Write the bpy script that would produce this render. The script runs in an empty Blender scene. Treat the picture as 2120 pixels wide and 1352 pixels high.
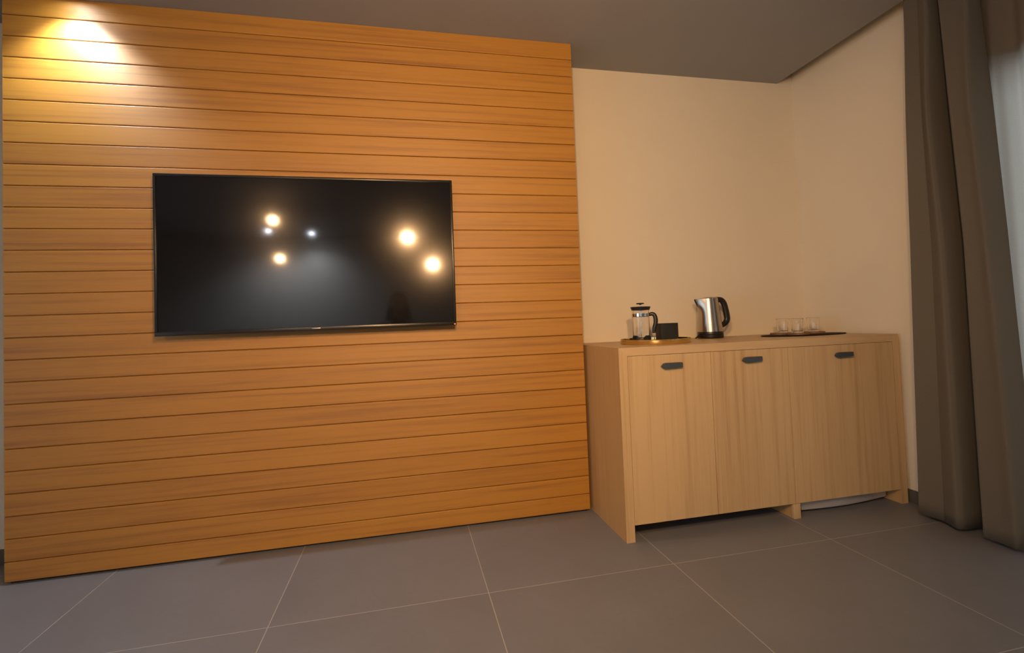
import bpy, bmesh, math, random
from mathutils import Vector, Matrix, noise

random.seed(4)
S = bpy.context.scene
COL = S.collection
PI = math.pi

# ------------------------------------------------------------------ camera
YAW, PITCH, ROLL = .2255, .0337, -.0384
fwd = Vector((math.sin(YAW)*math.cos(PITCH), math.cos(YAW)*math.cos(PITCH), math.sin(PITCH)))
rt = Vector((math.cos(YAW), -math.sin(YAW), 0)); up = rt.cross(fwd)
r2 = rt*math.cos(ROLL) + up*math.sin(ROLL); u2 = -rt*math.sin(ROLL) + up*math.cos(ROLL)
cam_d = bpy.data.cameras.new('camera'); cam = bpy.data.objects.new('camera', cam_d); COL.objects.link(cam)
M = Matrix(((r2.x, u2.x, -fwd.x, -.1546), (r2.y, u2.y, -fwd.y, -2.709), (r2.z, u2.z, -fwd.z, 1.0542), (0, 0, 0, 1)))
cam.matrix_world = M
cam_d.sensor_width = 36; cam_d.sensor_fit = 'HORIZONTAL'
cam_d.lens = 1056.18/2120*36
cam_d.shift_x = -22.0/2120; cam_d.shift_y = -43.06/2120
cam_d.clip_start = .02
S.camera = cam

# ------------------------------------------------------------------ view, world, light
S.view_settings.view_transform = 'Standard'
S.view_settings.look = 'None'
S.view_settings.gamma = 1
S.view_settings.use_curve_mapping = False
S.view_settings.exposure = 0.0
DAY = 3.0        # daylight outside the two windows
W = bpy.data.worlds.new('World'); S.world = W; W.use_nodes = True
bg = W.node_tree.nodes['Background']
bg.inputs[0].default_value = (.78, .87, 1.0, 1); bg.inputs[1].default_value = DAY

BULB = 300.0     # radiance of the warm bulbs
BULB_COL = (1.0, .60, .29)
LAMP_W = 94.0    # each near lamp; the two far ones are dimmer
SPOT_W = 70.0
SPOT_COL = (.86, .93, 1.0)
ROOM_SPOT_COL = (.86, .92, 1.0)

def light(name, kind, loc, energy, color, **kw):
    d = bpy.data.lights.new(name, kind); d.energy = energy; d.color = color
    for k, v in kw.items(): setattr(d, k, v)
    o = bpy.data.objects.new(name, d); COL.objects.link(o); o.location = loc
    return o

# window portals (daylight comes from the sky outside)
def portal(name, loc, rot, sx, sy):
    o = light(name, 'AREA', loc, 1, (1, 1, 1), shape='RECTANGLE', size=sx, size_y=sy)
    o.rotation_euler = rot; o.data.cycles.is_portal = True
portal('window_portal_right', (2.66, -1.97, 1.08), (0, PI/2, 0), 2.15, 2.3)
portal('window_portal_left', (-4.76, -3.2, 1.15), (0, -PI/2, 0), 2.2, 3.4)

# ------------------------------------------------------------------ measures
H = 2.632; XL, XR = -1.8887, .8054; TW = .2615; PITCHB = .0976
XW, XE = 2.4989, 2.3783
CL, CR, YF, ZC = .8254, 2.4674, -.4368, .9163
WLX, WFY = -4.6, -6.6   # left wall, wall behind the camera

# ------------------------------------------------------------------ materials
def newmat(name):
    m = bpy.data.materials.new(name); m.use_nodes = True
    nt = m.node_tree; b = nt.nodes['Principled BSDF']
    return m, nt, b

def plain(name, col, rough=.5, metal=0, spec=.5, **kw):
    m, nt, b = newmat(name)
    b.inputs['Base Color'].default_value = (*col, 1); b.inputs['Roughness'].default_value = rough
    b.inputs['Metallic'].default_value = metal; b.inputs['Specular IOR Level'].default_value = spec
    for k, v in kw.items(): b.inputs[k].default_value = v
    n = nt.nodes.new('ShaderNodeTexNoise'); n.inputs['Scale'].default_value = 60; n.inputs['Detail'].default_value = 4
    tc = nt.nodes.new('ShaderNodeTexCoord'); nt.links.new(tc.outputs['Object'], n.inputs['Vector'])
    mr = nt.nodes.new('ShaderNodeMapRange'); mr.inputs['To Min'].default_value = max(0, rough-.03); mr.inputs['To Max'].default_value = rough+.03
    nt.links.new(n.outputs['Fac'], mr.inputs['Value']); nt.links.new(mr.outputs[0], b.inputs['Roughness'])
    return m

def N(nt, t, **kw):
    n = nt.nodes.new(t)
    for k, v in kw.items():
        if k in n.inputs: n.inputs[k].default_value = v
        else: setattr(n, k, v)
    return n

def math_n(nt, op, a, b=None):
    n = nt.nodes.new('ShaderNodeMath'); n.operation = op
    for i, x in enumerate((a, b)):
        if x is None: continue
        if isinstance(x, (int, float)): n.inputs[i].default_value = x
        else: nt.links.new(x, n.inputs[i])
    return n.outputs[0]

def wood(name, light_c, dark_c, axis='X', pitch=None, rough=.4, freq=26, contrast=1.0, spec=.5, strip=None, aniso=0, coat=None):
    """grain runs along axis; pitch = board height along z (each board gets its own grain)"""
    m, nt, b = newmat(name); L = nt.links
    tc = nt.nodes.new('ShaderNodeTexCoord'); sp = nt.nodes.new('ShaderNodeSeparateXYZ'); L.new(tc.outputs['Object'], sp.inputs[0])
    o = {'X': sp.outputs[0], 'Y': sp.outputs[1], 'Z': sp.outputs[2]}
    along = o[axis]; others = [o[k] for k in 'XYZ' if k != axis]
    off = None
    if pitch:
        off = math_n(nt, 'FLOOR', math_n(nt, 'DIVIDE', o['Z'], pitch))
    elif strip:
        off = math_n(nt, 'FLOOR', math_n(nt, 'DIVIDE', o['X'], strip))
    if off is not None:
        wn = N(nt, 'ShaderNodeTexWhiteNoise', noise_dimensions='1D'); L.new(off, wn.inputs['W'])
        rnd = wn.outputs['Value']
        along = math_n(nt, 'ADD', along, math_n(nt, 'MULTIPLY', rnd, 37.0))
    def comb(sa, so):
        c = nt.nodes.new('ShaderNodeCombineXYZ')
        L.new(math_n(nt, 'MULTIPLY', along, sa), c.inputs[0])
        L.new(math_n(nt, 'MULTIPLY', others[0], so), c.inputs[1])
        L.new(math_n(nt, 'MULTIPLY', others[1], so), c.inputs[2])
        return c.outputs[0]
    n1 = N(nt, 'ShaderNodeTexNoise', Scale=1.0, Detail=3.0, Roughness=.55, Distortion=.25); L.new(comb(.9, freq), n1.inputs['Vector'])
    n2 = N(nt, 'ShaderNodeTexNoise', Scale=1.0, Detail=3.0, Roughness=.6); L.new(comb(7, freq*9), n2.inputs['Vector'])
    n3 = N(nt, 'ShaderNodeTexNoise', Scale=1.0, Detail=2.0); L.new(comb(.5, 4.5), n3.inputs['Vector'])
    r1 = nt.nodes.new('ShaderNodeValToRGB'); L.new(n1.outputs['Fac'], r1.inputs[0])
    e = r1.color_ramp.elements
    e[0].position = .30; e[0].color = (1, 1, 1, 1); e[1].position = .56; e[1].color = (0, 0, 0, 1)
    x = r1.color_ramp.elements.new(.47); x.color = (.22, .22, .22, 1)
    f = math_n(nt, 'MULTIPLY', r1.outputs[0], .62*contrast)
    f2 = math_n(nt, 'MULTIPLY', math_n(nt, 'SUBTRACT', n2.outputs['Fac'], .45), .9*contrast)
    f3 = math_n(nt, 'MULTIPLY', math_n(nt, 'SUBTRACT', n3.outputs['Fac'], .5), .6*contrast)
    ff = math_n(nt, 'ADD', math_n(nt, 'ADD', f, f2), f3)
    if off is not None: ff = math_n(nt, 'ADD', ff, math_n(nt, 'MULTIPLY', math_n(nt, 'SUBTRACT', rnd, .5), .22))
    cl = nt.nodes.new('ShaderNodeClamp'); L.new(ff, cl.inputs[0])
    mx = nt.nodes.new('ShaderNodeMix'); mx.data_type = 'RGBA'
    L.new(cl.outputs[0], mx.inputs[0]); mx.inputs[6].default_value = (*light_c, 1); mx.inputs[7].default_value = (*dark_c, 1)
    L.new(mx.outputs[2], b.inputs['Base Color'])
    b.inputs['Roughness'].default_value = rough; b.inputs['Specular IOR Level'].default_value = spec
    if coat:
        b.inputs['Coat Weight'].default_value, b.inputs['Coat Roughness'].default_value, b.inputs['Coat IOR'].default_value = coat
    if aniso:   # fine grain along x spreads highlights up and down
        b.inputs['Anisotropic'].default_value = aniso
        tg = nt.nodes.new('ShaderNodeCombineXYZ'); tg.inputs[2].default_value = 1; L.new(tg.outputs[0], b.inputs['Tangent'])
    bp = N(nt, 'ShaderNodeBump', Strength=.12, Distance=.0015); L.new(n2.outputs['Fac'], bp.inputs['Height']); L.new(bp.outputs[0], b.inputs['Normal'])
    return m

def paint(name, col, var=.03, rough=.85):
    m, nt, b = newmat(name); L = nt.links
    tc = nt.nodes.new('ShaderNodeTexCoord')
    n = N(nt, 'ShaderNodeTexNoise', Scale=3.0, Detail=3.0); L.new(tc.outputs['Object'], n.inputs['Vector'])
    mx = nt.nodes.new('ShaderNodeMix'); mx.data_type = 'RGBA'
    L.new(n.outputs['Fac'], mx.inputs[0]); mx.inputs[6].default_value = (*[c*(1-var) for c in col], 1); mx.inputs[7].default_value = (*[c*(1+var) for c in col], 1)
    L.new(mx.outputs[2], b.inputs['Base Color']); b.inputs['Roughness'].default_value = rough; b.inputs['Specular IOR Level'].default_value = .25
    n2 = N(nt, 'ShaderNodeTexNoise', Scale=220.0, Detail=2.0); L.new(tc.outputs['Object'], n2.inputs['Vector'])
    bp = N(nt, 'ShaderNodeBump', Strength=.05, Distance=.001); L.new(n2.outputs['Fac'], bp.inputs['Height']); L.new(bp.outputs[0], b.inputs['Normal'])
    return m

def tiles(name):
    m, nt, b = newmat(name); L = nt.links
    tc = nt.nodes.new('ShaderNodeTexCoord'); sp = nt.nodes.new('ShaderNodeSeparateXYZ'); L.new(tc.outputs['Object'], sp.inputs[0])
    def cell(s, o):
        v = math_n(nt, 'DIVIDE', math_n(nt, 'SUBTRACT', s, o), .8)
        fr = math_n(nt, 'FRACT', v)
        d = math_n(nt, 'MULTIPLY', math_n(nt, 'MINIMUM', fr, math_n(nt, 'SUBTRACT', 1.0, fr)), .8)
        return d, math_n(nt, 'FLOOR', v)
    dx, ix = cell(sp.outputs[0], .1299); dy, iy = cell(sp.outputs[1], -.6804)
    d = math_n(nt, 'MINIMUM', dx, dy)
    g = nt.nodes.new('ShaderNodeMapRange'); L.new(d, g.inputs['Value'])
    g.inputs['From Min'].default_value = .0012; g.inputs['From Max'].default_value = .0022; g.inputs['To Min'].default_value = 1; g.inputs['To Max'].default_value = 0
    wv = nt.nodes.new('ShaderNodeCombineXYZ'); L.new(ix, wv.inputs[0]); L.new(iy, wv.inputs[1])
    wn = N(nt, 'ShaderNodeTexWhiteNoise', noise_dimensions='2D'); L.new(wv.outputs[0], wn.inputs['Vector'])
    n1 = N(nt, 'ShaderNodeTexNoise', Scale=2.2, Detail=5.0, Roughness=.6, Distortion=.4)
    ad = nt.nodes.new('ShaderNodeVectorMath'); ad.operation = 'ADD'; L.new(tc.outputs['Object'], ad.inputs[0]); 
    sc = nt.nodes.new('ShaderNodeVectorMath'); sc.operation = 'SCALE'; L.new(wn.outputs['Color'], sc.inputs[0]); sc.inputs['Scale'].default_value = 9
    L.new(sc.outputs[0], ad.inputs[1]); L.new(ad.outputs[0], n1.inputs['Vector'])
    n2 = N(nt, 'ShaderNodeTexNoise', Scale=45.0, Detail=4.0); L.new(tc.outputs['Object'], n2.inputs['Vector'])
    f = math_n(nt, 'ADD', math_n(nt, 'MULTIPLY', n1.outputs['Fac'], .8), math_n(nt, 'MULTIPLY', n2.outputs['Fac'], .2))
    mx = nt.nodes.new('ShaderNodeMix'); mx.data_type = 'RGBA'; L.new(f, mx.inputs[0])
    mx.inputs[6].default_value = (.155, .158, .175, 1); mx.inputs[7].default_value = (.240, .246, .275, 1)
    m2 = nt.nodes.new('ShaderNodeMix'); m2.data_type = 'RGBA'; L.new(g.outputs[0], m2.inputs[0]); L.new(mx.outputs[2], m2.inputs[6])
    m2.inputs[7].default_value = (.42, .40, .39, 1)
    L.new(m2.outputs[2], b.inputs['Base Color'])
    rr = nt.nodes.new('ShaderNodeMapRange'); L.new(n1.outputs['Fac'], rr.inputs['Value']); rr.inputs['To Min'].default_value = .42; rr.inputs['To Max'].default_value = .56
    L.new(rr.outputs[0], b.inputs['Roughness']); b.inputs['Specular IOR Level'].default_value = .45
    bp = N(nt, 'ShaderNodeBump', Strength=.3, Distance=.001); bp.invert = True; L.new(g.outputs[0], bp.inputs['Height']); L.new(bp.outputs[0], b.inputs['Normal'])
    return m

def fabric(name, col, transl=0.0, rough=.9, dens=0.0):
    m, nt, b = newmat(name); L = nt.links
    tc = nt.nodes.new('ShaderNodeTexCoord')
    w = N(nt, 'ShaderNodeTexNoise', Scale=1.0, Detail=2.0)
    mp = nt.nodes.new('ShaderNodeMapping'); mp.inputs['Scale'].default_value = (700, 700, 260); L.new(tc.outputs['Object'], mp.inputs[0]); L.new(mp.outputs[0], w.inputs['Vector'])
    mx = nt.nodes.new('ShaderNodeMix'); mx.data_type = 'RGBA'; L.new(w.outputs['Fac'], mx.inputs[0])
    mx.inputs[6].default_value = (*[c*.86 for c in col], 1); mx.inputs[7].default_value = (*[min(1, c*1.14) for c in col], 1)
    L.new(mx.outputs[2], b.inputs['Base Color']); b.inputs['Roughness'].default_value = rough; b.inputs['Specular IOR Level'].default_value = .1
    if transl:
        t = nt.nodes.new('ShaderNodeBsdfTranslucent'); L.new(mx.outputs[2], t.inputs[0])
        ms = nt.nodes.new('ShaderNodeMixShader'); ms.inputs[0].default_value = transl
        L.new(b.outputs[0], ms.inputs[1]); L.new(t.outputs[0], ms.inputs[2])
        L.new(ms.outputs[0], nt.nodes['Material Output'].inputs['Surface'])
    return m

def emissive(name, col, strength):
    m, nt, b = newmat(name)
    b.inputs['Base Color'].default_value = (*col, 1); b.inputs['Emission Color'].default_value = (*col, 1); b.inputs['Emission Strength'].default_value = strength
    return m

def clear_glass(name, rough=0.0, tint=(1, 1, 1), thin=False):
    m, nt, b = newmat(name); L = nt.links
    if thin:
        nt.nodes.remove(b)
        t = nt.nodes.new('ShaderNodeBsdfTransparent'); t.inputs[0].default_value = (*tint, 1)
        g = N(nt, 'ShaderNodeBsdfGlossy', Roughness=.0)
        fr = N(nt, 'ShaderNodeFresnel', IOR=1.45)
        ms = nt.nodes.new('ShaderNodeMixShader'); L.new(fr.outputs[0], ms.inputs[0]); L.new(t.outputs[0], ms.inputs[1]); L.new(g.outputs[0], ms.inputs[2])
        L.new(ms.outputs[0], nt.nodes['Material Output'].inputs['Surface'])
    else:
        b.inputs['Base Color'].default_value = (*tint, 1); b.inputs['Transmission Weight'].default_value = 1; b.inputs['Roughness'].default_value = rough; b.inputs['IOR'].default_value = 1.47
    return m

def tv_glass(name):
    m, nt, b = newmat(name); L = nt.links
    b.inputs['Base Color'].default_value = (.006, .006, .007, 1); b.inputs['Roughness'].default_value = .035; b.inputs['Specular IOR Level'].default_value = .45
    n = N(nt, 'ShaderNodeTexNoise', Scale=900.0); tc = nt.nodes.new('ShaderNodeTexCoord'); L.new(tc.outputs['Object'], n.inputs['Vector'])
    mr = nt.nodes.new('ShaderNodeMapRange'); mr.inputs['To Min'].default_value = .05; mr.inputs['To Max'].default_value = .065
    L.new(n.outputs['Fac'], mr.inputs['Value']); L.new(mr.outputs[0], b.inputs['Roughness'])
    g = N(nt, 'ShaderNodeBsdfGlossy', Roughness=.17); g.inputs['Color'].default_value = (.009, .008, .007, 1)
    a = nt.nodes.new('ShaderNodeAddShader'); L.new(b.outputs[0], a.inputs[0]); L.new(g.outputs[0], a.inputs[1])
    L.new(a.outputs[0], nt.nodes['Material Output'].inputs['Surface'])
    return m

M_PANEL = wood('panel_veneer', (.445, .198, .012), (.24, .083, .003), 'X', pitch=PITCHB, rough=.50, freq=42, spec=.25, aniso=.4, coat=(.70, .56, 1.8))
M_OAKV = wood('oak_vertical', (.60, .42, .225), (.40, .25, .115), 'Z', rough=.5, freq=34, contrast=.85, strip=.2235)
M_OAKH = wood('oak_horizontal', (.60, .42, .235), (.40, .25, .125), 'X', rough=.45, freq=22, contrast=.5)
M_OAKSHADE = wood('oak_shaded_side', (.50, .305, .125), (.33, .17, .055), 'Z', rough=.5, freq=24, contrast=.55)  # darker copy of the oak; shade of the less lit side faces in its colour
M_WALL = paint('beige_wall_paint', (.75, .675, .54))
M_WALLB = paint('grey_beige_wall_paint', (.42, .38, .33))
M_WALLF = paint('pale_wall_paint', (.66, .64, .60))
M_CEIL = paint('taupe_ceiling_paint', (.32, .325, .33))
M_FLOOR = tiles('grey_stone_tiles')
M_BASE = paint('dark_tile_skirting', (.10, .09, .078), rough=.5)
M_DRAPE = fabric('taupe_blackout_fabric', (.140, .122, .096))
M_SHEER = fabric('pale_voile', (.42, .375, .31), transl=.78)
M_BLACK = plain('black_plastic', (.012, .011, .011), .35)
M_BLACKM = plain('matt_black_metal', (.060, .072, .090), .5, metal=.2)
M_BEZEL = plain('tv_bezel_plastic', (.014, .011, .009), .3)
M_STEEL = plain('brushed_steel', (.50, .45, .39), .26, metal=1)
M_CHROME = plain('chrome', (.8, .78, .75), .08, metal=1)
M_BRASS = plain('brass', (.86, .68, .32), .09, metal=1)
M_GLASS = clear_glass('clear_glass')
M_PANE = clear_glass('window_glass', thin=True, tint=(.95, .97, .97))
M_SCREEN = tv_glass('tv_screen_glass')
M_SLATE = plain('black_slate', (.008, .006, .006), .7, spec=.2)
M_COAST = wood('coaster_wood', (.22, .105, .048), (.10, .045, .02), 'X', rough=.5, freq=60)
M_FRIDGE = plain('silver_fridge_steel', (.62, .61, .64), .38, metal=.5)
M_FRIDGED = plain('fridge_body', (.05, .05, .055), .5)
M_WHITE = plain('white_plastic', (.75, .74, .72), .4)
M_FRAME = plain('grey_window_aluminium', (.22, .22, .23), .45, metal=.3)
M_BULB = emissive('warm_bulb', BULB_COL, BULB)
M_LED = emissive('cool_downlight_lens', (.82, .90, 1.0), 500)
M_LEDW = emissive('warm_downlight_lens', SPOT_COL, 60)
M_REDLED = emissive('standby_red', (1, .16, .10), 1.6)

# ------------------------------------------------------------------ mesh helpers
def obj(name, bm, mat, parent=None, smooth=None, loc=None):
    me = bpy.data.meshes.new(name); bm.normal_update(); bm.to_mesh(me); bm.free()
    for mm in (mat if isinstance(mat, (list, tuple)) else [mat]): me.materials.append(mm)
    o = bpy.data.objects.new(name, me); COL.objects.link(o)
    if parent: o.parent = parent
    if loc: o.location = loc
    if smooth is not None:
        me.polygons.foreach_set('use_smooth', [True]*len(me.polygons))
        if smooth < 180: me.set_sharp_from_angle(angle=math.radians(smooth))
    return o

def tag(o, label, cat, group=None, kind=None):
    if label: o['label'] = label
    if cat: o['category'] = cat
    if group: o['group'] = group
    if kind: o['kind'] = kind
    return o

def thing(name, label, cat, loc=(0, 0, 0), rz=0, group=None):
    o = bpy.data.objects.new(name, None); o.empty_display_size = .05; COL.objects.link(o)
    o.location = loc; o.rotation_euler = (0, 0, rz)
    return tag(o, label, cat, group)

def struct(o, label=None):
    o['kind'] = 'structure'
    if label: o['label'] = label
    return o

def box(bm, x0, x1, y0, y1, z0, z1, bevel=0, seg=2):
    vs = bmesh.ops.create_cube(bm, size=1)['verts']
    bmesh.ops.scale(bm, vec=(x1-x0, y1-y0, z1-z0), verts=vs)
    bmesh.ops.translate(bm, vec=((x0+x1)/2, (y0+y1)/2, (z0+z1)/2), verts=vs)
    if bevel:
        es = list({e for v in vs for e in v.link_edges})
        bmesh.ops.bevel(bm, geom=es, offset=bevel, segments=seg, affect='EDGES', profile=.5)

def bbox(name, mat, parent, *a, bevel=0, seg=2, smooth=None):
    bm = bmesh.new(); box(bm, *a, bevel=bevel, seg=seg)
    return obj(name, bm, mat, parent, smooth=(30 if bevel and smooth is None else smooth))

def lathe(bm, prof, n=48, cx=0, cy=0, sy=1.0, warp=None):
    """prof = [(r, z)], closed caps where r==0"""
    rings = []
    for r, z in prof:
        if r < 1e-6:
            rings.append([bm.verts.new((cx, cy, z))])
        else:
            ring = []
            for i in range(n):
                a = 2*PI*i/n; p = Vector((math.cos(a)*r, math.sin(a)*r*sy, z))
                if warp: p = warp(p, a)
                ring.append(bm.verts.new((cx+p.x, cy+p.y, p.z)))
            rings.append(ring)
    for A, B in zip(rings, rings[1:]):
        if len(A) == 1 and len(B) == 1: continue
        for i in range(n):
            j = (i+1) % n
            if len(A) == 1: bm.faces.new((A[0], B[j], B[i]))
            elif len(B) == 1: bm.faces.new((A[i], A[j], B[0]))
            else: bm.faces.new((A[i], A[j], B[j], B[i]))
    bmesh.ops.recalc_face_normals(bm, faces=bm.faces)

def tube(bm, pts, rad, n=12, sx=1.0, sy=1.0, cap=True, upv=Vector((0, 0, 1))):
    """sweep an ellipse along pts; rad = number or list"""
    pts = [Vector(p) for p in pts]; rings = []
    for i, p in enumerate(pts):
        t = (pts[min(i+1, len(pts)-1)] - pts[max(i-1, 0)]).normalized()
        u = upv if abs(t.dot(upv)) < .95 else Vector((1, 0, 0))
        a = t.cross(u).normalized(); b = t.cross(a).normalized()
        r = rad[i] if isinstance(rad, (list, tuple)) else rad
        rings.append([bm.verts.new(p + a*math.cos(2*PI*k/n)*r*sx + b*math.sin(2*PI*k/n)*r*sy) for k in range(n)])
    for A, B in zip(rings, rings[1:]):
        for i in range(n): bm.faces.new((A[i], A[(i+1) % n], B[(i+1) % n], B[i]))
    if cap: bm.faces.new(rings[0]); bm.faces.new(rings[-1])
    bmesh.ops.recalc_face_normals(bm, faces=bm.faces)

def smooth_path(pts, n=8):
    pts = [Vector(p) for p in pts]; out = []
    P = [pts[0]] + pts + [pts[-1]]
    for i in range(1, len(P)-2):
        a, b, c, d = P[i-1], P[i], P[i+1], P[i+2]
        for k in range(n):
            t = k/n
            out.append(.5*((2*b) + (c-a)*t + (2*a-5*b+4*c-d)*t*t + (3*b-a-3*c+d)*t**3))
    out.append(pts[-1]); return out

def prism(bm, poly, axis, a, b):
    """extrude a 2-D polygon along axis from a to b; poly coords are the other two axes in order"""
    def P(q, t):
        return {'X': (t, q[0], q[1]), 'Y': (q[0], t, q[1]), 'Z': (q[0], q[1], t)}[axis]
    A = [bm.verts.new(P(q, a)) for q in poly]; B = [bm.verts.new(P(q, b)) for q in poly]
    n = len(poly)
    for i in range(n): bm.faces.new((A[i], A[(i+1) % n], B[(i+1) % n], B[i]))
    bm.faces.new(A); bm.faces.new(B)
    bmesh.ops.recalc_face_normals(bm, faces=bm.faces)

def copy_tree(o, parent=None):
    c = o.copy(); COL.objects.link(c); c.parent = parent
    for ch in list(o.children): copy_tree(ch, c)
    return c

# ------------------------------------------------------------------ setting
struct(bbox('floor', M_FLOOR, None, WLX-.2, XW+.2, WFY-.2, TW+.2, -.12, 0))
# dropped ceiling, stopping short of the right wall to leave the curtain recess
struct(bbox('ceiling', M_CEIL, None, WLX-.2, XE, WFY-.2, TW+.05, H, H+.17, bevel=0))
struct(bbox('ceiling', M_CEIL, None, WLX-.2, XW+.2, WFY-.2, TW+.2, H+.17, H+.27))
struct(bbox('wall_back', M_WALL, None, WLX-.2, XW+.2, TW, TW+.2, 0, H+.17))
struct(bbox('wall_front', M_WALLF, None, WLX-.2, XW+.2, WFY-.2, WFY, 0, H+.17))

def wall_with_opening(name, x0, x1, yo0, yo1, zo0, zo1, mat):
    bm = bmesh.new()
    box(bm, x0, x1, WFY, yo0, 0, H+.17)
    box(bm, x0, x1, yo1, TW, 0, H+.17)
    box(bm, x0, x1, yo0, yo1, zo1, H+.17)
    if zo0 > 0: box(bm, x0, x1, yo0, yo1, 0, zo0)
    return struct(obj(name, bm, mat))
RY0, RY1, RZ1 = -3.12, -.93, 2.15
wall_with_opening('wall_right', XW, XW+.2, RY0, RY1, 0, RZ1, M_WALL)
LY0, LY1, LZ0, LZ1 = -4.9, -1.5, .05, 2.25
wall_with_opening('wall_left', WLX-.2, WLX, LY0, LY1, LZ0, LZ1, M_WALLB)

def window(name, x, y0, y1, z0, z1, n):
    bm = bmesh.new(); f = .055
    box(bm, x-.035, x+.035, y0, y1, z0, z0+f, .004); box(bm, x-.035, x+.035, y0, y1, z1-f, z1, .004)
    box(bm, x-.035, x+.035, y0, y0+f, z0, z1, .004); box(bm, x-.035, x+.035, y1-f, y1, z0, z1, .004)
    for k in range(1, n):
        yy = y0+(y1-y0)*k/n; box(bm, x-.03, x+.03, yy-.035, yy+.035, z0, z1, .004)
    root = bpy.data.objects.new(name, None); COL.objects.link(root); struct(root)
    obj('window_frame', bm, M_FRAME, root, smooth=30)
    for k in range(n):
        a = y0+(y1-y0)*k/n+.04; b = y0+(y1-y0)*(k+1)/n-.04
        bbox('window_pane', M_PANE, root, x-.003, x+.003, a, b, z0+f, z1-f)
window('window_1', XW+.12, RY0, RY1, 0, RZ1, 2)
window('window_2', WLX-.12, LY0, LY1, LZ0, LZ1, 3)

struct(bbox('baseboard_back', M_BASE, None, WLX, CL-.005, TW-.012, TW, 0, .072, bevel=.002))
struct(bbox('baseboard_right', M_BASE, None, XW-.012, XW, RY1+.01, TW-.012, 0, .068, bevel=.002))
struct(bbox('baseboard_left', M_BASE, None, WLX, WLX+.012, WFY+.012, TW-.012, 0, .05, bevel=.002))
struct(bbox('baseboard_front', M_BASE, None, WLX+.012, XW, WFY, WFY+.012, 0, .072, bevel=.002))

# ------------------------------------------------------------------ wood panelled TV wall
wp = thing('wood_wall_panel', 'wide honey-brown wooden wall panel of horizontal grooved boards behind the television', 'wall panel', ((XL+XR)/2, TW/2, 0))
bm = bmesh.new()
back = TW-.003
prof = [(back, H-.001), (back, .012)]
nb = 27
g, d = .0014, .009
for k in range(nb):
    z0 = .012 if k == 0 else k*PITCHB; z1 = H-.001 if k == nb-1 else (k+1)*PITCHB
    if k: prof += [(d, z0+g*.6), (.0026, z0+g), (.0006, z0+g+.0014), (0, z0+g+.003)]
    else: prof += [(.002, z0), (0, z0+.002)]
    if k < nb-1: prof += [(0, z1-g-.003), (.0006, z1-g-.0014), (.0026, z1-g), (d, z1-g*.6)]
    else: prof += [(0, z1)]
prism(bm, prof, 'X', XL, XR)
facing = obj('board_facing', bm, M_PANEL, wp); facing.location = (-wp.location.x, -wp.location.y, 0)
pl = bbox('gap_shade_strip', M_BLACK, wp, XL+.01, XR-.01, .02, TW-.015, 0, .012); pl.location = (-wp.location.x, -wp.location.y, 0)  # black strip added in the gap to give the panel's base shadow line

# ------------------------------------------------------------------ television
TX0, TX1, TZ0, TZ1, TY = -1.266, .097, 1.056, 1.805, -.085
tv = thing('television', 'large flat black television mounted on the wooden wall panel', 'television', ((TX0+TX1)/2, 0, TZ0))
def tvp(o): o.location = (-tv.location.x, 0, -TZ0); return o
bm = bmesh.new(); box(bm, TX0+.004, TX1-.004, TY+.008, TY+.040, TZ0+.004, TZ1-.004, .004); box(bm, TX0+.18, TX1-.18, TY+.040, TY+.062, TZ0+.08, TZ1-.2, .008)
tvp(obj('rear_housing', bm, M_BEZEL, tv, smooth=30))
bm = bmesh.new(); w = .012
box(bm, TX0, TX1, TY, TY+.010, TZ1-w, TZ1, .0025); box(bm, TX0, TX1, TY-.002, TY+.010, TZ0, TZ0+.019, .0025)
box(bm, TX0, TX0+w, TY, TY+.010, TZ0+.019, TZ1-w, .0025); box(bm, TX1-w, TX1, TY, TY+.010, TZ0+.019, TZ1-w, .0025)
tvp(obj('bezel', bm, M_BEZEL, tv, smooth=30))
tvp(bbox('screen', M_SCREEN, tv, TX0+w, TX1-w, TY+.004, TY+.009, TZ0+.019, TZ1-w))
tvp(bbox('maker_plate', plain('plate_silver', (.42, .36, .33), .3, metal=.8), tv, -.597, -.558, TY-.0035, TY-.0018, TZ0+.0075, TZ0+.0125, bevel=.0005))
tvp(bbox('standby_light', M_REDLED, tv, TX1-.012, TX1-.005, TY-.004, TY-.0018, TZ0+.004, TZ0+.009, bevel=.001))
bm = bmesh.new(); box(bm, -.75, -.42, TY+.062, -.012, 1.28, 1.58, .004); box(bm, -.70, -.66, -.022, -.0005, 1.2, 1.66, .003); box(bm, -.51, -.47, -.022, -.0005, 1.2, 1.66, .003)
tvp(obj('wall_bracket', bm, M_BLACKM, tv, smooth=30))

# ------------------------------------------------------------------ sideboard
sb = thing('sideboard', 'long light oak sideboard with three doors beside the wooden wall panel', 'sideboard', ((CL+CR)/2, (YF+TW)/2, 0))
def sbp(o): o.location = (-sb.location.x, -sb.location.y, 0); return o
YB = TW-.003; TH = .040; SL, SR = CL+.044, CR-.041
ZD1, ZD0 = ZC-TH-.002, .0773
bm = bmesh.new(); prism(bm, [(CL, ZC), (CR, ZC), (CR-.0405, ZC-TH), (CL+.0435, ZC-TH)], 'Y', YF, YB)
sbp(obj('worktop', bm, M_OAKH, sb))
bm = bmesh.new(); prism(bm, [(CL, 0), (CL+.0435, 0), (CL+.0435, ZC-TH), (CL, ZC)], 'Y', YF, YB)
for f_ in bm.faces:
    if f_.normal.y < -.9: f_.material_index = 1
sbp(obj('side_panel', bm, [M_OAKSHADE, M_OAKV], sb))
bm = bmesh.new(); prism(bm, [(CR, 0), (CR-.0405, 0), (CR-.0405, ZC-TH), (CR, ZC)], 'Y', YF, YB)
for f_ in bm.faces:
    if f_.normal.y < -.9: f_.material_index = 1
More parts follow.
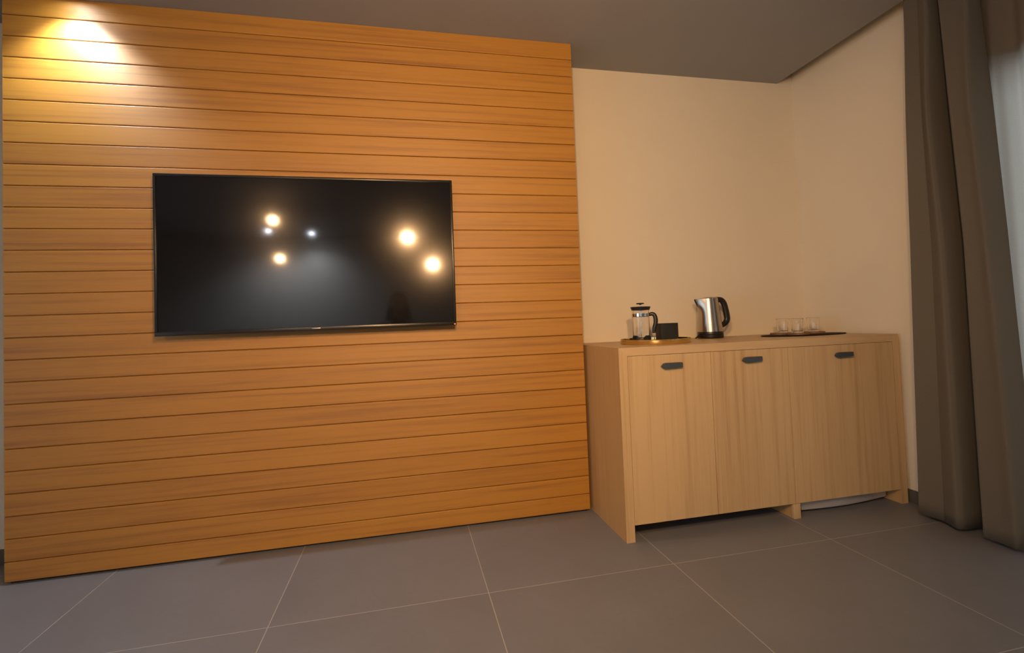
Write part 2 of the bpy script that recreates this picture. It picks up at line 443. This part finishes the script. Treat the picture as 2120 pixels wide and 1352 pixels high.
sbp(obj('side_panel', bm, [M_OAKSHADE, M_OAKV], sb))
sbp(bbox('centre_panel', M_OAKSHADE, sb, 1.748, 1.788, YF+.0225, YB, 0, ZC-TH))
sbp(bbox('centre_foot', M_OAKV, sb, 1.748, 1.788, YF+.001, YF+.0215, 0, ZD0-.002, bevel=.001))
sbp(bbox('bottom_board', M_OAKSHADE, sb, SL, 1.747, YF+.024, YB-.012, .080, .100))
sbp(bbox('back_board', M_OAKSHADE, sb, SL, 1.747, YB-.011, YB, .080, ZC-TH))
def hgrip(cx, cz, parent, wd=.112, ht=.027):
    hx = wd/2
    poly = [(-hx, cz-.001), (-hx+.013, cz+ht*.42), (-hx+.030, cz+ht*.5), (hx-.004, cz+ht*.47), (hx, cz+ht*.42), (hx, cz-ht*.36), (hx-.03, cz-ht*.42), (-hx+.030, cz-ht*.5), (-hx+.016, cz-ht*.45)]
    bm = bmesh.new(); prism(bm, [(cx+a, b) for a, b in poly], 'Y', YF-.026, YF-.012)
    es = [e for e in bm.edges]
    bmesh.ops.bevel(bm, geom=es, offset=.0012, segments=1, affect='EDGES')
    box(bm, cx-.030, cx-.020, YF-.012, YF+.0004, cz-.006, cz+.006, .001)
    box(bm, cx+.030, cx+.040, YF-.012, YF+.0004, cz-.006, cz+.006, .001)
    return obj('handle', bm, M_BLACKM, parent)
for x0, x1, hx, hz in ((SL+.0015, 1.3133, 1.0905, .8215), (1.3161, 1.7604, 1.535, .827), (1.7632, SR-.0015, 2.089, .8225)):
    dr = thing('door', None, None); dr.parent = sb; sbp(dr)
    bm = bmesh.new()
    if x1 > 2:   # the widest door has a veneer joint
        box(bm, x0, 2.0112, YF+.001, YF+.021, ZD0, ZD1, .0004, 1); box(bm, 2.0115, x1, YF+.001, YF+.021, ZD0, ZD1, .0003, 1)
    else: box(bm, x0, x1, YF+.001, YF+.021, ZD0, ZD1, .0004, 1)
    p = obj('door_panel', bm, M_OAKV, dr)
    hgrip(hx, hz, dr)
# flatten: door empties become the panel itself so that handle is its sub-part
for dr in [c for c in sb.children if c.type == 'EMPTY']:
    pan = [c for c in dr.children if c.name.startswith('door_panel')][0]; hd = [c for c in dr.children if c.name.startswith('handle')][0]
    loc = dr.location.copy(); pan.parent = sb; pan.location = loc; hd.parent = pan; hd['label'] = 'matt black handle tab'
    bpy.data.objects.remove(dr)
    pan.name = 'door'

# mini fridge behind the right-hand door
fr = thing('mini_fridge', 'silver-fronted mini fridge showing its lower edge beneath the widest sideboard door', 'fridge', (2.105, 0, 0))
fr.rotation_euler.z = .045
bm = bmesh.new(); box(bm, -.272, .272, -.345, .19, .022, .70, .008)
obj('fridge_body', bm, M_FRIDGED, fr, smooth=30)
bm = bmesh.new(); poly = []
for i in range(17):
    t = i/16; poly.append((-.286+.572*t, -.372-.024*math.sin(PI*t)))
poly = [(-.286, -.350)] + poly + [(.286, -.350)]
prism(bm, poly, 'Z', .016, .70)
bmesh.ops.bevel(bm, geom=[e for e in bm.edges if abs(e.verts[0].co.z-e.verts[1].co.z) < 1e-5 and e.verts[0].co.z < .1], offset=.005, segments=3, affect='EDGES')
obj('fridge_door', bm, M_FRIDGE, fr, smooth=30)
for fx in (-.24, .24):
    for fy in (-.28, .15):
        bm = bmesh.new(); lathe(bm, [(0, 0), (.016, 0), (.018, .004), (.014, .022), (0, .022)], 16, fx, fy); obj('foot', bm, M_BLACK, fr, smooth=30)

# ------------------------------------------------------------------ curtains
def crom(P, t):
    n = len(P)-1; i = min(int(t), n-1); u = t-i
    a, b, c, d = P[max(i-1, 0)], P[i], P[i+1], P[min(i+2, n)]
    return tuple(.5*((2*b[k]) + (c[k]-a[k])*u + (2*a[k]-5*b[k]+4*c[k]-d[k])*u*u + (3*b[k]-a[k]-3*c[k]+d[k])*u**3) for k in (0, 1))
def lerp3(z, top, mid, bot):
    return mid+(top-mid)*max(0, (z-1.35)/1.25) if z > 1.35 else bot+(mid-bot)*z/1.35
def drape_xy(s, z):
    """plan of the gathered curtain: s runs over the pleats"""
    yL = lerp3(z, -.668, -.636, -.588); yA = lerp3(z, -.839, -.886, -.888); yB = lerp3(z, -1.008, -1.057, -1.10)
    q = min(1, max(0, (2.66-z)/.75)); D = .058+.067*q*q*(3-2*q)     # pleat depth, held in by the recess at the top
    w = .004*math.sin(z*2.3+s*.7)
    def f(d, y, dy): return (2.446-d*D, y+(2.446-d*D-2.36)*.70+dy)
    a0 = f(.95, yL, 0); b0 = f(1.0, yA, 0); c0 = f(.9, yB, 0)
    ret = D*.92; wl = max(.04, (yL-yA)-ret*.70-.012); wr = max(.03, (yA-yB)-ret*.62-.012)
    k = D/.125
    P = [(2.446, a0[1]+.012), (2.436, a0[1]+.010), (a0[0]+.012, a0[1]+.003), a0, (a0[0]+.004*k, a0[1]-.012), (a0[0]+.016*k, a0[1]-wl*.54), (a0[0]+.013*k, a0[1]-wl*.58),
         (a0[0]-.012*k, a0[1]-wl*.90), (a0[0]-.004*k, a0[1]-wl*.99), (a0[0]+.022*k, a0[1]-wl*1.03), (a0[0]+ret*.9, a0[1]-wl-.008), (2.444, a0[1]-wl-.006),
         (2.446, b0[1]+.02), (2.42, b0[1]+.010), (b0[0]+.008, b0[1]+.003), b0, (b0[0]+.004*k, b0[1]-.010), (b0[0]+.006*k, b0[1]-wr*.55), (b0[0]+.000*k, b0[1]-wr*.90), (b0[0]+.006*k, b0[1]-wr*.99), (b0[0]+.028*k, b0[1]-wr*1.04),
         (b0[0]+ret*.85, b0[1]-wr-.010), (2.444, b0[1]-wr-.004), (2.446, b0[1]-wr+.03)]
    x, y = crom(P, s)
    return min(2.449, x+w*.6), y
def sheet(name, fn, s0, s1, ns, z0, z1, nz, mat, thick, parent=None):
    bm = bmesh.new(); g_ = []
    for j in range(nz+1):
        z = z0+(z1-z0)*j/nz
        g_.append([bm.verts.new((*fn(s0+(s1-s0)*i/ns, z), z)) for i in range(ns+1)])
    for j in range(nz):
        for i in range(ns): bm.faces.new((g_[j][i], g_[j][i+1], g_[j+1][i+1], g_[j+1][i]))
    o = obj(name, bm, mat, parent, smooth=180)
    if thick:
        md = o.modifiers.new('thickness', 'SOLIDIFY'); md.thickness = thick; md.offset = 0
    return o
drape = sheet('curtain', drape_xy, 0, 23, 276, .022, 2.745, 40, M_DRAPE, .0015)
tag(drape, 'taupe grey blackout curtain gathered in deep folds by the sideboard', 'curtain')
def sheer_xy(s, z):
    return 2.4735 + .010*math.sin(2*PI*s*1.0+.3*math.sin(z)) + .003*math.sin(2*PI*s*2.3+z*.7), -.90 - .125*s
sheer = sheet('sheer_curtain', sheer_xy, 0, 18.4, 330, .02, 2.745, 14, M_SHEER, 0)
tag(sheer, 'pale translucent sheer curtain glowing with daylight behind the taupe curtain', 'curtain')
tr = thing('curtain_track', 'slim curtain track hidden in the ceiling recess above the curtains', 'curtain track', (2.44, -1.9, 2.76))
bm = bmesh.new(); box(bm, -.055, .045, -1.4, 1.38, 0, .042, .003); obj('rail', bm, M_WHITE, tr, smooth=30)

# ------------------------------------------------------------------ things on the sideboard
# brass tray
TR = (1.168, -.146)
tray = thing('serving_tray', 'round brass tray holding the coffee press and black box', 'tray', (*TR, ZC))
bm = bmesh.new()
lathe(bm, [(0, 0), (.178, 0), (.184, .002), (.1865, .006), (.1872, .0235), (.1886, .025), (.1872, .0265), (.1847, .0255), (.1838, .007), (.180, .0045), (0, .004)], 96)
obj('tray_body', bm, M_BRASS, tray, smooth=40)
# french press
FX, FY, FZ = 1.112, -.10, ZC+.0045
fp = thing('french_press', 'glass french press with black lid and curved handle on the brass tray', 'french press', (FX, FY, FZ))
gr = .046
bm = bmesh.new()
lathe(bm, [(0, .012), (gr-.004, .012), (gr, .018), (gr, .168), (gr+.002, .1785), (gr-.0005, .1787), (gr-.0022, .168), (gr-.0022, .020), (gr-.006, .0155), (0, .0155)], 48)
obj('glass_beaker', bm, M_GLASS, fp, smooth=40)
bm = bmesh.new()
lathe(bm, [(gr+.0004, .144), (gr+.0028, .144), (gr+.0028, .160), (gr+.0004, .160)], 48)
A = bm.verts[:]; 
lathe(bm, [(gr+.0004, .160), (gr+.0004, .144)], 48)
obj('metal_band', bm, M_CHROME, fp, smooth=40)
bm = bmesh.new()   # base ring with four feet pads joined by arches
nseg = 64
for q in range(4):
    a0 = q*PI/2 - .26; a1 = a0 + 1.18
    pts_o = []
    rings = []
    for i in range(9):
        a = a0+(a1-a0)*i/8; c, s_ = math.cos(a), math.sin(a)
        e = 1-abs(i/8-.5)*2
        zt = .028 + .012*min(1, e*2)
        rings.append([bm.verts.new((c*(gr+.001), s_*(gr+.001), .0)), bm.verts.new((c*(gr+.006), s_*(gr+.006), .0)), bm.verts.new((c*(gr+.005), s_*(gr+.005), zt)), bm.verts.new((c*(gr+.001), s_*(gr+.001), zt))])
    for A_, B_ in zip(rings, rings[1:]):
        for k in range(4): bm.faces.new((A_[k], A_[(k+1) % 4], B_[(k+1) % 4], B_[k]))
    bm.faces.new(rings[0]); bm.faces.new(rings[-1])
lathe(bm, [(0, .004), (gr-.002, .004), (gr+.004, .006), (gr+.0045, .0115), (0, .0115)], 48)
obj('base_cage', bm, M_BLACK, fp, smooth=40)
bm = bmesh.new()
lathe(bm, [(0, .1765), (gr-.003, .1790), (gr+.003, .1790), (gr+.0085, .1935), (gr+.009, .1965), (gr+.006, .1980), (0, .1990)], 48)
obj('lid', bm, M_BLACK, fp, smooth=40)
bm = bmesh.new()
lathe(bm, [(0, .030), (.0022, .030), (.0022, .1985), (.0042, .199), (.0042, .207), (0, .207)], 16)
lathe(bm, [(0, .024), (gr-.006, .024), (gr-.004, .027), (gr-.006, .030), (0, .030)], 40)
obj('plunger_rod', bm, M_CHROME, fp, smooth=40)
bm = bmesh.new(); lathe(bm, [(0, .2075), (.005, .207), (.006, .211), (.021, .2125), (.022, .217), (.018, .219), (0, .2195)], 32)
obj('plunger_knob', bm, M_BLACK, fp, smooth=40)
hdir = Vector((.93, -.36, 0)).normalized()
def hp(r, z): return (hdir.x*r, hdir.y*r, z)
bm = bmesh.new()
pth = smooth_path([hp(gr-.001, .152), hp(gr+.014, .156), hp(gr+.027, .150), hp(gr+.0335, .130), hp(gr+.0325, .105), hp(gr+.026, .082), hp(gr+.0225, .064), hp(gr+.0225, .050)], 6)
nn = len(pth); tube(bm, pth, [.0085+.0028*math.sin(PI*i/(nn-1)) for i in range(nn)], 14, sx=1.05, sy=.9, upv=Vector((-hdir.y, hdir.x, 0)))
obj('handle', bm, M_BLACK, fp, smooth=60)
# black box on tray
bx = thing('sachet_box', 'small matt black sachet box standing on the brass tray beside the french press', 'box', (1.272, -.090, ZC+.0045))
bx.rotation_euler.z = .05
bm = bmesh.new()
w_, dd, hh, t_ = .054, .030, .101, .003
box(bm, -w_, w_, -dd, -dd+t_, 0, hh, .0008); box(bm, -w_, w_, dd-t_, dd, 0, hh, .0008); box(bm, -w_, -w_+t_, -dd+t_, dd-t_, 0, hh, .0008); box(bm, w_-t_, w_, -dd+t_, dd-t_, 0, hh, .0008); box(bm, -w_+t_, w_-t_, -dd+t_, dd-t_, 0, t_)
M_BOX = plain('box_black', (.016, .016, .018), .5)
obj('box_shell', bm, M_BOX, bx, smooth=30)
bm = bmesh.new(); box(bm, -.0015, .0015, -dd+t_, dd-t_, t_, hh-.006); obj('divider', bm, M_BOX, bx)

# kettle
KX, KY = 1.668, .100
kt = thing('electric_kettle', 'brushed steel electric kettle with black handle and black base on the sideboard', 'kettle', (KX, KY, ZC))
kt.rotation_euler.z = .0
bm = bmesh.new()
lathe(bm, [(0, 0), (.070, 0), (.0750, .003), (.0765, .007), (.0765, .0205), (.0760, .021), (0, .021)], 64)
# cord plug on the left of the base
tube(bm, smooth_path([(-.068, -.01, .012), (-.085, -.014, .021), (-.100, -.018, .012), (-.116, -.02, .0045)], 5), [.013, .013, .012, .012, .012, .011, .010, .009, .008, .007, .006, .006, .005, .005, .004, .004], 12, sx=.9, sy=.8)
obj('power_base', bm, M_BLACK, kt, smooth=40)
kz0 = .0215
bm = bmesh.new()
lathe(bm, [(0, kz0), (.0758, kz0), (.0765, kz0+.001), (.0765, kz0+.010), (.0752, kz0+.0195), (0, kz0+.0195)], 64)
obj('lower_collar', bm, M_BLACK, kt, smooth=40)
bz, tz = kz0+.0198, .2475
def lean(p, a, spout=True):
    t = (p.z-bz)/(tz-bz)
    # the body leans a little towards the spout; a beak is pulled out near the top on the -x side
    q = Vector((p.x - .006*max(t, 0), p.y, p.z - .010*max(0, t-.6)/.4*(.5+.5*math.cos(a-PI))*.6))
    if t > .62:
        k = max(0, 1-abs(((a-PI+PI) % (2*PI))-PI)/.78)
        kk = k*min(1, (t-.62)/.38)
        q.x -= .036*kk; q.y *= (1-.45*kk)
    return q
bm = bmesh.new(); prof = []
for i in range(13):
    t = i/12; prof.append((.0745-.0165*t-.002*math.sin(PI*t)*0, bz+(tz-bz)*t))
lathe(bm, prof + [(prof[-1][0]-.0015, tz+.0008), (prof[-1][0]-.0035, tz-.001), (prof[-2][0]-.003, prof[-2][1])], 96, warp=lean)
obj('steel_body', bm, M_STEEL, kt, smooth=50)
bm = bmesh.new()
lathe(bm, [(.0535, tz-.010), (.0535, tz-.0015), (.050, tz+.0035), (.030, tz+.0060), (0, tz+.0065)], 64, warp=lambda p, a: Vector((p.x-.006, p.y, p.z - .006*(.5+.5*math.cos(a-PI)))))
obj('lid', bm, M_STEEL, kt, smooth=50)
bm = bmesh.new()   # black spout trim running down the beak
tube(bm, smooth_path([(-.0985, 0, tz-.008), (-.093, 0, tz-.020), (-.082, 0, tz-.042), (-.0725, 0, tz-.060)], 4), [.0022+.0016*math.sin(PI*i/12) for i in range(13)], 8)
obj('spout_edge', bm, M_BLACK, kt, smooth=60)
bm = bmesh.new()
hpth = smooth_path([(.044, 0, tz-.010), (.066, 0, tz-.011), (.090, 0, tz-.018), (.106, 0, tz-.042), (.115, 0, tz-.080), (.121, 0, tz-.118), (.120, 0, tz-.138), (.108, 0, tz-.156), (.088, 0, tz-.168), (.068, 0, tz-.172)], 6)
nn = len(hpth); tube(bm, hpth, [.0115+.0035*math.sin(PI*i/(nn-1)) for i in range(nn)], 16, sx=1.3, sy=1.0, upv=Vector((0, 1, 0)))
obj('handle', bm, M_BLACK, kt, smooth=60)
bm = bmesh.new(); ga = -.62*PI+.35
# narrow water-level window on the side of the body
for (za, zb) in ((bz+.03, bz+.1),):
    pass
box(bm, -.0035, .0035, -.0016, .0010, -.058, .058, .0008)
wl = obj('water_gauge', bm, M_BLACK, kt, smooth=30)
aa = math.radians(12); rr_ = .0667
wl.location = (rr_*math.cos(aa)-.003, rr_*math.sin(aa)-.0, bz+.105); wl.rotation_euler = (0, math.radians(-4.6), aa+PI/2)
wl.rotation_euler = (math.radians(4.6), 0, aa+PI/2)

# slate mat, coasters and tumblers
MC = (2.179, -.080)
mat = thing('serving_mat', 'thin dark oval serving mat under the tumblers at the right of the sideboard', 'mat', (*MC, ZC))
bm = bmesh.new(); lathe(bm, [(0, 0), (.265, 0), (.273, .003), (.272, .0055), (.262, .006), (0, .0055)], 96, sy=.55)
obj('mat_body', bm, M_SLATE, mat, smooth=40)
CZ = ZC+.0060
co_spec = [((2.072, -.015), 'round brown wooden coaster under the leftmost tumbler'), ((2.098, -.133), 'round brown wooden coaster under the middle tumbler, nearest the sideboard front'), ((2.276, -.060), 'round brown wooden coaster under the rightmost tumbler')]
co0 = None
for (x, y), lb in co_spec:
    if co0 is None:
        bm = bmesh.new(); lathe(bm, [(0, 0), (.055, 0), (.0580, .001), (.0582, .0105), (.0575, .0115), (.046, .0115), (.045, .0102), (0, .0102)], 56)
        co0 = obj('coaster', bm, M_COAST, None, smooth=40); c = co0
    else:
        c = co0.copy(); COL.objects.link(c)
    c.location = (x, y, CZ); tag(c, lb, 'coaster', 'wooden coasters on the dark mat')
gl_spec = [((2.092, -.013), 'clear glass tumbler on the leftmost coaster'), ((2.090, -.133), 'clear glass tumbler between the other two, nearest the sideboard front'), ((2.270, -.060), 'clear glass tumbler on the rightmost coaster')]
gl0 = None
for i, ((x, y), lb) in enumerate(gl_spec):
    if gl0 is None:
        bm = bmesh.new()
        lathe(bm, [(0, 0), (.026, 0), (.029, .002), (.0295, .010), (.0325, .050), (.0345, .078), (.0362, .0845), (.0358, .0865), (.0340, .0860), (.0325, .078), (.0303, .050), (.0272, .012), (.022, .0095), (0, .009)], 48)
        gl0 = obj('drinking_glass', bm, M_GLASS, None, smooth=40); c = gl0
    else:
        c = gl0.copy(); COL.objects.link(c)
    c.location = (x, y, CZ+.0104); c.rotation_euler.z = i; tag(c, lb, 'glass', 'tumblers on wooden coasters')

# ------------------------------------------------------------------ lamps
def downlight(loc, warm, label, watts):
    t = thing('ceiling_downlight', label, 'downlight', (loc[0], loc[1], H))
    bm = bmesh.new(); lathe(bm, [(.040, 0), (.056, 0), (.058, -.003), (.056, -.005), (.042, -.006), (.040, -.002), (.040, 0)], 40); obj('trim_ring', bm, M_WHITE, t, smooth=40)
    bm = bmesh.new(); lathe(bm, [(0, -.0005), (.039, -.0005), (.039, -.0025), (0, -.0032)], 32); obj('lens', bm, M_LEDW if warm else M_LED, t, smooth=40)
    l = light('downlight_lamp', 'SPOT', (loc[0], loc[1], H-.012), watts, SPOT_COL if warm else ROOM_SPOT_COL, spot_size=math.radians(115 if warm else 140), spot_blend=.8, shadow_soft_size=.03)
    return t
downlight((-1.61, -.105), True, 'small round white downlight in the ceiling above the wooden wall panel', SPOT_W)
downlight((-2.20, -5.99), False, 'left one of two cool round downlights by the wall behind the camera', 190)
downlight((-1.60, -6.19), False, 'right one of two cool round downlights by the wall behind the camera', 190)

AIM = Vector((.38, 0, 1.28))
def pendant(loc, label, watts):
    """warm bulb hung on a cord; housing and aim added to shape its light"""
    loc = Vector(loc); d = (AIM-loc).normalized()
    t = thing('pendant_spotlight', label, 'spotlight', loc, 0, 'warm pendant spotlights facing the television wall')
    R = d.to_track_quat('Z', 'Y').to_matrix()
    def turn(bm): bmesh.ops.rotate(bm, verts=bm.verts, cent=(0, 0, 0), matrix=R); return bm
    bm = bmesh.new(); lathe(bm, [(0, .030), (.016, .026), (.028, .012), (.032, -.004), (.027, -.022), (.014, -.040), (0, -.045)], 28)
    obj('light_bulb', turn(bm), M_BULB, t, smooth=60)
    bm = bmesh.new(); lathe(bm, [(.044, .006), (.046, .008), (.048, .006), (.048, -.10), (.040, -.118), (.015, -.124), (0, -.124), (0, -.118), (.036, -.112), (.044, -.098), (.044, .006)], 36)
    obj('added_housing', turn(bm), M_BLACK, t, smooth=40)
    back = R @ Vector((0, 0, -.06)); top = back + (R @ Vector((0, .048, 0)) if (R @ Vector((0, 1, 0))).z > 0 else R @ Vector((0, -.048, 0)))
    bm = bmesh.new(); tube(bm, [top-(top-back)*.1, (top.x, top.y, top.z+.05), (top.x, top.y, H-loc.z-.018)], .0035, 8); obj('cord', bm, M_BLACK, t, smooth=60)
    bm = bmesh.new(); lathe(bm, [(0, H-loc.z-.0185), (.045, H-loc.z-.018), (.05, H-loc.z-.012), (.05, H-loc.z), (0, H-loc.z)], 32, top.x, top.y); obj('ceiling_rose', bm, M_BLACK, t, smooth=40)
    l = light('spotlight_lamp', 'SPOT', loc+d*.075, watts, BULB_COL, spot_size=math.radians(122), spot_blend=1.0, shadow_soft_size=.030)  # soft cone shaped so the wall darkens outwards like a vignette
    l.rotation_euler = (-d).to_track_quat('Z', 'Y').to_euler()
pendant((-1.680, -4.0, 2.395), 'warm pendant spotlight hanging highest of the four, close under the ceiling', LAMP_W*.3)
pendant((-2.004, -5.8, 2.174), 'warm pendant spotlight farthest from the television wall, near the cool downlights', LAMP_W*.3)
pendant((-.129, -2.5, 1.932), 'warm pendant spotlight hanging nearest to the television wall', LAMP_W)
pendant((.120, -2.75, 1.692), 'warm pendant spotlight hanging lowest of the four', LAMP_W)

# ------------------------------------------------------------------ the photographer seen as a dark reflection in the screen
def build_person():
    V = []; E_ = []; R = []
    def v(p, r): V.append(p); R.append(r); return len(V)-1
    def chain(i, pts):
        for p, r in pts:
            j = v(p, r); E_.append((i, j)); i = j
        return i
    cx = -.235
    pel = v((cx, -3.20, .53), (.155, .115))
    waist = chain(pel, [((cx, -3.19, .68), (.135, .10)), ((cx, -3.16, .84), (.15, .11)), ((cx, -3.11, 1.00), (.165, .115))])
    neckb = chain(waist, [((cx, -3.085, 1.085), (.10, .075)), ((cx, -3.055, 1.145), (.055, .055))])
    chain(neckb, [((cx+.003, -3.025, 1.205), (.052, .055)), ((cx+.004, -3.01, 1.26), (.06, .065))])
    camp = Vector((-.168, -2.815, 1.045))
    for s_ in (-1, 1):
        knee = (cx+s_*.15, -2.93, .075)
        hip = chain(pel, [((cx+s_*.095, -3.17, .47), (.088, .088))])
        kn = chain(hip, [((cx+s_*.125, -3.06, .27), (.074, .076)), (knee, (.058, .058))])
        ank = chain(kn, [((cx+s_*.14, -3.13, .070), (.055, .055)), ((cx+s_*.125, -3.33, .052), (.038, .040))])
        chain(ank, [((cx+s_*.125, -3.40, .050), (.034, .044)), ((cx+s_*.13, -3.455, .030), (.042, .022))])
        sh = chain(waist, [((cx+s_*.165, -3.10, 1.055), (.062, .062))])
        el = chain(sh, [((cx+s_*.225, -3.07, .95), (.050, .050)), ((cx+s_*.245, -3.015, .83), (.041, .041))])
        wr_p = Vector((camp.x+s_*.116, camp.y-.060, .990))
        fa = Vector((cx+s_*.245, -3.015, .83)).lerp(wr_p, .45)
        wr = chain(el, [(tuple(fa), (.036, .036)), (tuple(wr_p), (.024, .027))])
        palm_p = wr_p + Vector((-s_*.012, .040, .030)); palm = chain(wr, [(tuple(palm_p), (.013, .028))])
        for k in range(4):
            base = palm_p + Vector((-s_*.002+s_*.004, .012, .030-k*.019))
            L = (.040, .046, .043, .034)[k]
            a = base + Vector((s_*.006, .030, .006)); b = a + Vector((-s_*.024, L*.42, .003)); c = b + Vector((-s_*.026, L*.12, -.002))
            chain(palm, [(tuple(base), (.0095, .0095)), (tuple(a), (.0088, .0088)), (tuple(b), (.0082, .0082)), (tuple(c), (.0072, .0072))])
        tb = palm_p + Vector((-s_*.014, -.030, .016))
        chain(palm, [(tuple(tb), (.012, .012)), (tuple(tb+Vector((-s_*.020, -.006, .018))), (.0102, .0102)), (tuple(tb+Vector((-s_*.042, -.002, .022))), (.0085, .0085))])
    me = bpy.data.meshes.new('skin_tmp'); me.from_pydata(V, E_, []); o = bpy.data.objects.new('skin_tmp', me); COL.objects.link(o)
    sk = o.modifiers.new('s', 'SKIN'); sk.use_smooth_shade = True
    for i, sv in enumerate(me.skin_vertices[0].data):
        sv.radius = R[i]; sv.use_root = (i == 0)
    sub = o.modifiers.new('d', 'SUBSURF'); sub.levels = 2
    dg = bpy.context.evaluated_depsgraph_get(); m1 = bpy.data.meshes.new_from_object(o.evaluated_get(dg))
    bm = bmesh.new(); bm.from_mesh(m1)
    def blob(c, sc, rot=0):
        vs = bmesh.ops.create_uvsphere(bm, u_segments=24, v_segments=16, radius=1)['verts']
        bmesh.ops.scale(bm, vec=sc, verts=vs); bmesh.ops.rotate(bm, verts=vs, cent=(0, 0, 0), matrix=Matrix.Rotation(rot, 3, 'X')); bmesh.ops.translate(bm, vec=c, verts=vs)
    hx, hy, hz = cx+.008, -3.005, 1.315
    blob((hx, hy-.008, hz+.015), (.076, .094, .092)); blob((hx, hy+.030, hz-.045), (.056, .062, .068)); blob((hx, hy+.060, hz-.080), (.028, .028, .022))
    blob((hx, hy+.094, hz-.018), (.012, .018, .027), -.35); blob((hx, hy+.102, hz-.034), (.016, .013, .010))
    blob((hx, hy+.085, hz-.056), (.024, .010, .006)); blob((hx, hy+.084, hz-.066), (.021, .010, .007)); blob((hx, hy+.076, hz+.022), (.052, .016, .012))
    for s_ in (-1, 1):
        blob((hx+s_*.078, hy-.006, hz-.012), (.009, .018, .030)); blob((hx+s_*.036, hy+.064, hz-.028), (.022, .020, .022))
    bm.to_mesh(m1); bm.free()
    bpy.data.objects.remove(o)
    o2 = bpy.data.objects.new('t2', m1); COL.objects.link(o2)
    rm = o2.modifiers.new('r', 'REMESH'); rm.mode = 'VOXEL'; rm.voxel_size = .0055; rm.use_smooth_shade = True
    sm = o2.modifiers.new('m', 'SMOOTH'); sm.factor = .5; sm.iterations = 3
    dg = bpy.context.evaluated_depsgraph_get(); m2 = bpy.data.meshes.new_from_object(o2.evaluated_get(dg))
    bpy.data.objects.remove(o2); m2.name = 'person'
    m2.materials.clear()
    for mm in (plain('skin', (.55, .33, .22), .5), fabric('black_jacket', (.018, .018, .020)), fabric('dark_trousers', (.020, .022, .030)), plain('black_shoe', (.015, .015, .015), .5)): m2.materials.append(mm)
    for p in m2.polygons:
        c = p.center; k = 1
        if c.z > 1.165: k = 0
        elif c.y > -2.885 and c.z > .93: k = 0
        elif c.z < .60 and c.y < -2.86: k = 2
        if c.y < -3.325 and c.z < .14: k = 3
        p.material_index = k; p.use_smooth = True
    p = bpy.data.objects.new('person', m2); COL.objects.link(p)
    tag(p, 'kneeling person in dark clothes holding a camera, reflected in the television screen', 'person')
    bm = bmesh.new()
    lathe(bm, [(0, .112)] + [(.084*math.sin(a), .112*math.cos(a)) for a in [PI*k/24 for k in range(1, 13)]] + [(.090, -.02), (.100, -.06), (.112, -.10), (.125, -.14), (.135, -.19)], 40, sy=1.16,
          warp=lambda q, a: (Vector((q.x*min(1, .080/max(.001, math.hypot(q.x, q.y/1.16))), q.y*min(1, .080/max(.001, math.hypot(q.x, q.y/1.16)))-.006, .052)) if math.sin(a) > .30 and q.z < .052 else Vector((q.x, q.y-.006, q.z))))
    bmesh.ops.translate(bm, verts=bm.verts, vec=(hx, hy-.016, hz+.006))
    for v_ in bm.verts:
        v_.co += Vector(noise.noise_vector(v_.co*38))*.006
    hr = obj('hair', bm, fabric('dark_hair', (.012, .009, .007)), p, smooth=180)
    sd = hr.modifiers.new('t', 'SOLIDIFY'); sd.thickness = .012; sd.offset = 0
    for s_ in (-1, 1):
        bm = bmesh.new(); vs = bmesh.ops.create_uvsphere(bm, u_segments=16, v_segments=10, radius=.0105)['verts']; bmesh.ops.translate(bm, verts=vs, vec=(hx+s_*.031, hy+.074, hz+.002))
        obj('eye', bm, plain('eye', (.5, .48, .45), .2), p, smooth=180)
    # camera in the hands (lens front ends behind the viewpoint)
    cm = thing('photo_camera', 'black camera held in front of the kneeling person', 'camera', tuple(camp), -YAW)
    bm = bmesh.new(); box(bm, -.066, .066, -.022, .018, -.045, .035, .008); box(bm, -.022, .022, -.020, .020, .030, .058, .008); obj('camera_body', bm, M_BLACK, cm, smooth=30)
    bm = bmesh.new(); lathe(bm, [(0, 0), (.034, 0), (.036, .01), (.036, .052), (.033, .060), (.030, .060), (.028, .050), (0, .048)], 40)
    bmesh.ops.rotate(bm, verts=bm.verts, cent=(0, 0, 0), matrix=Matrix.Rotation(-PI/2, 3, 'X')); bmesh.ops.translate(bm, verts=bm.verts, vec=(0, .018, -.004))
    obj('lens', bm, M_BLACK, cm, smooth=40)
build_person()
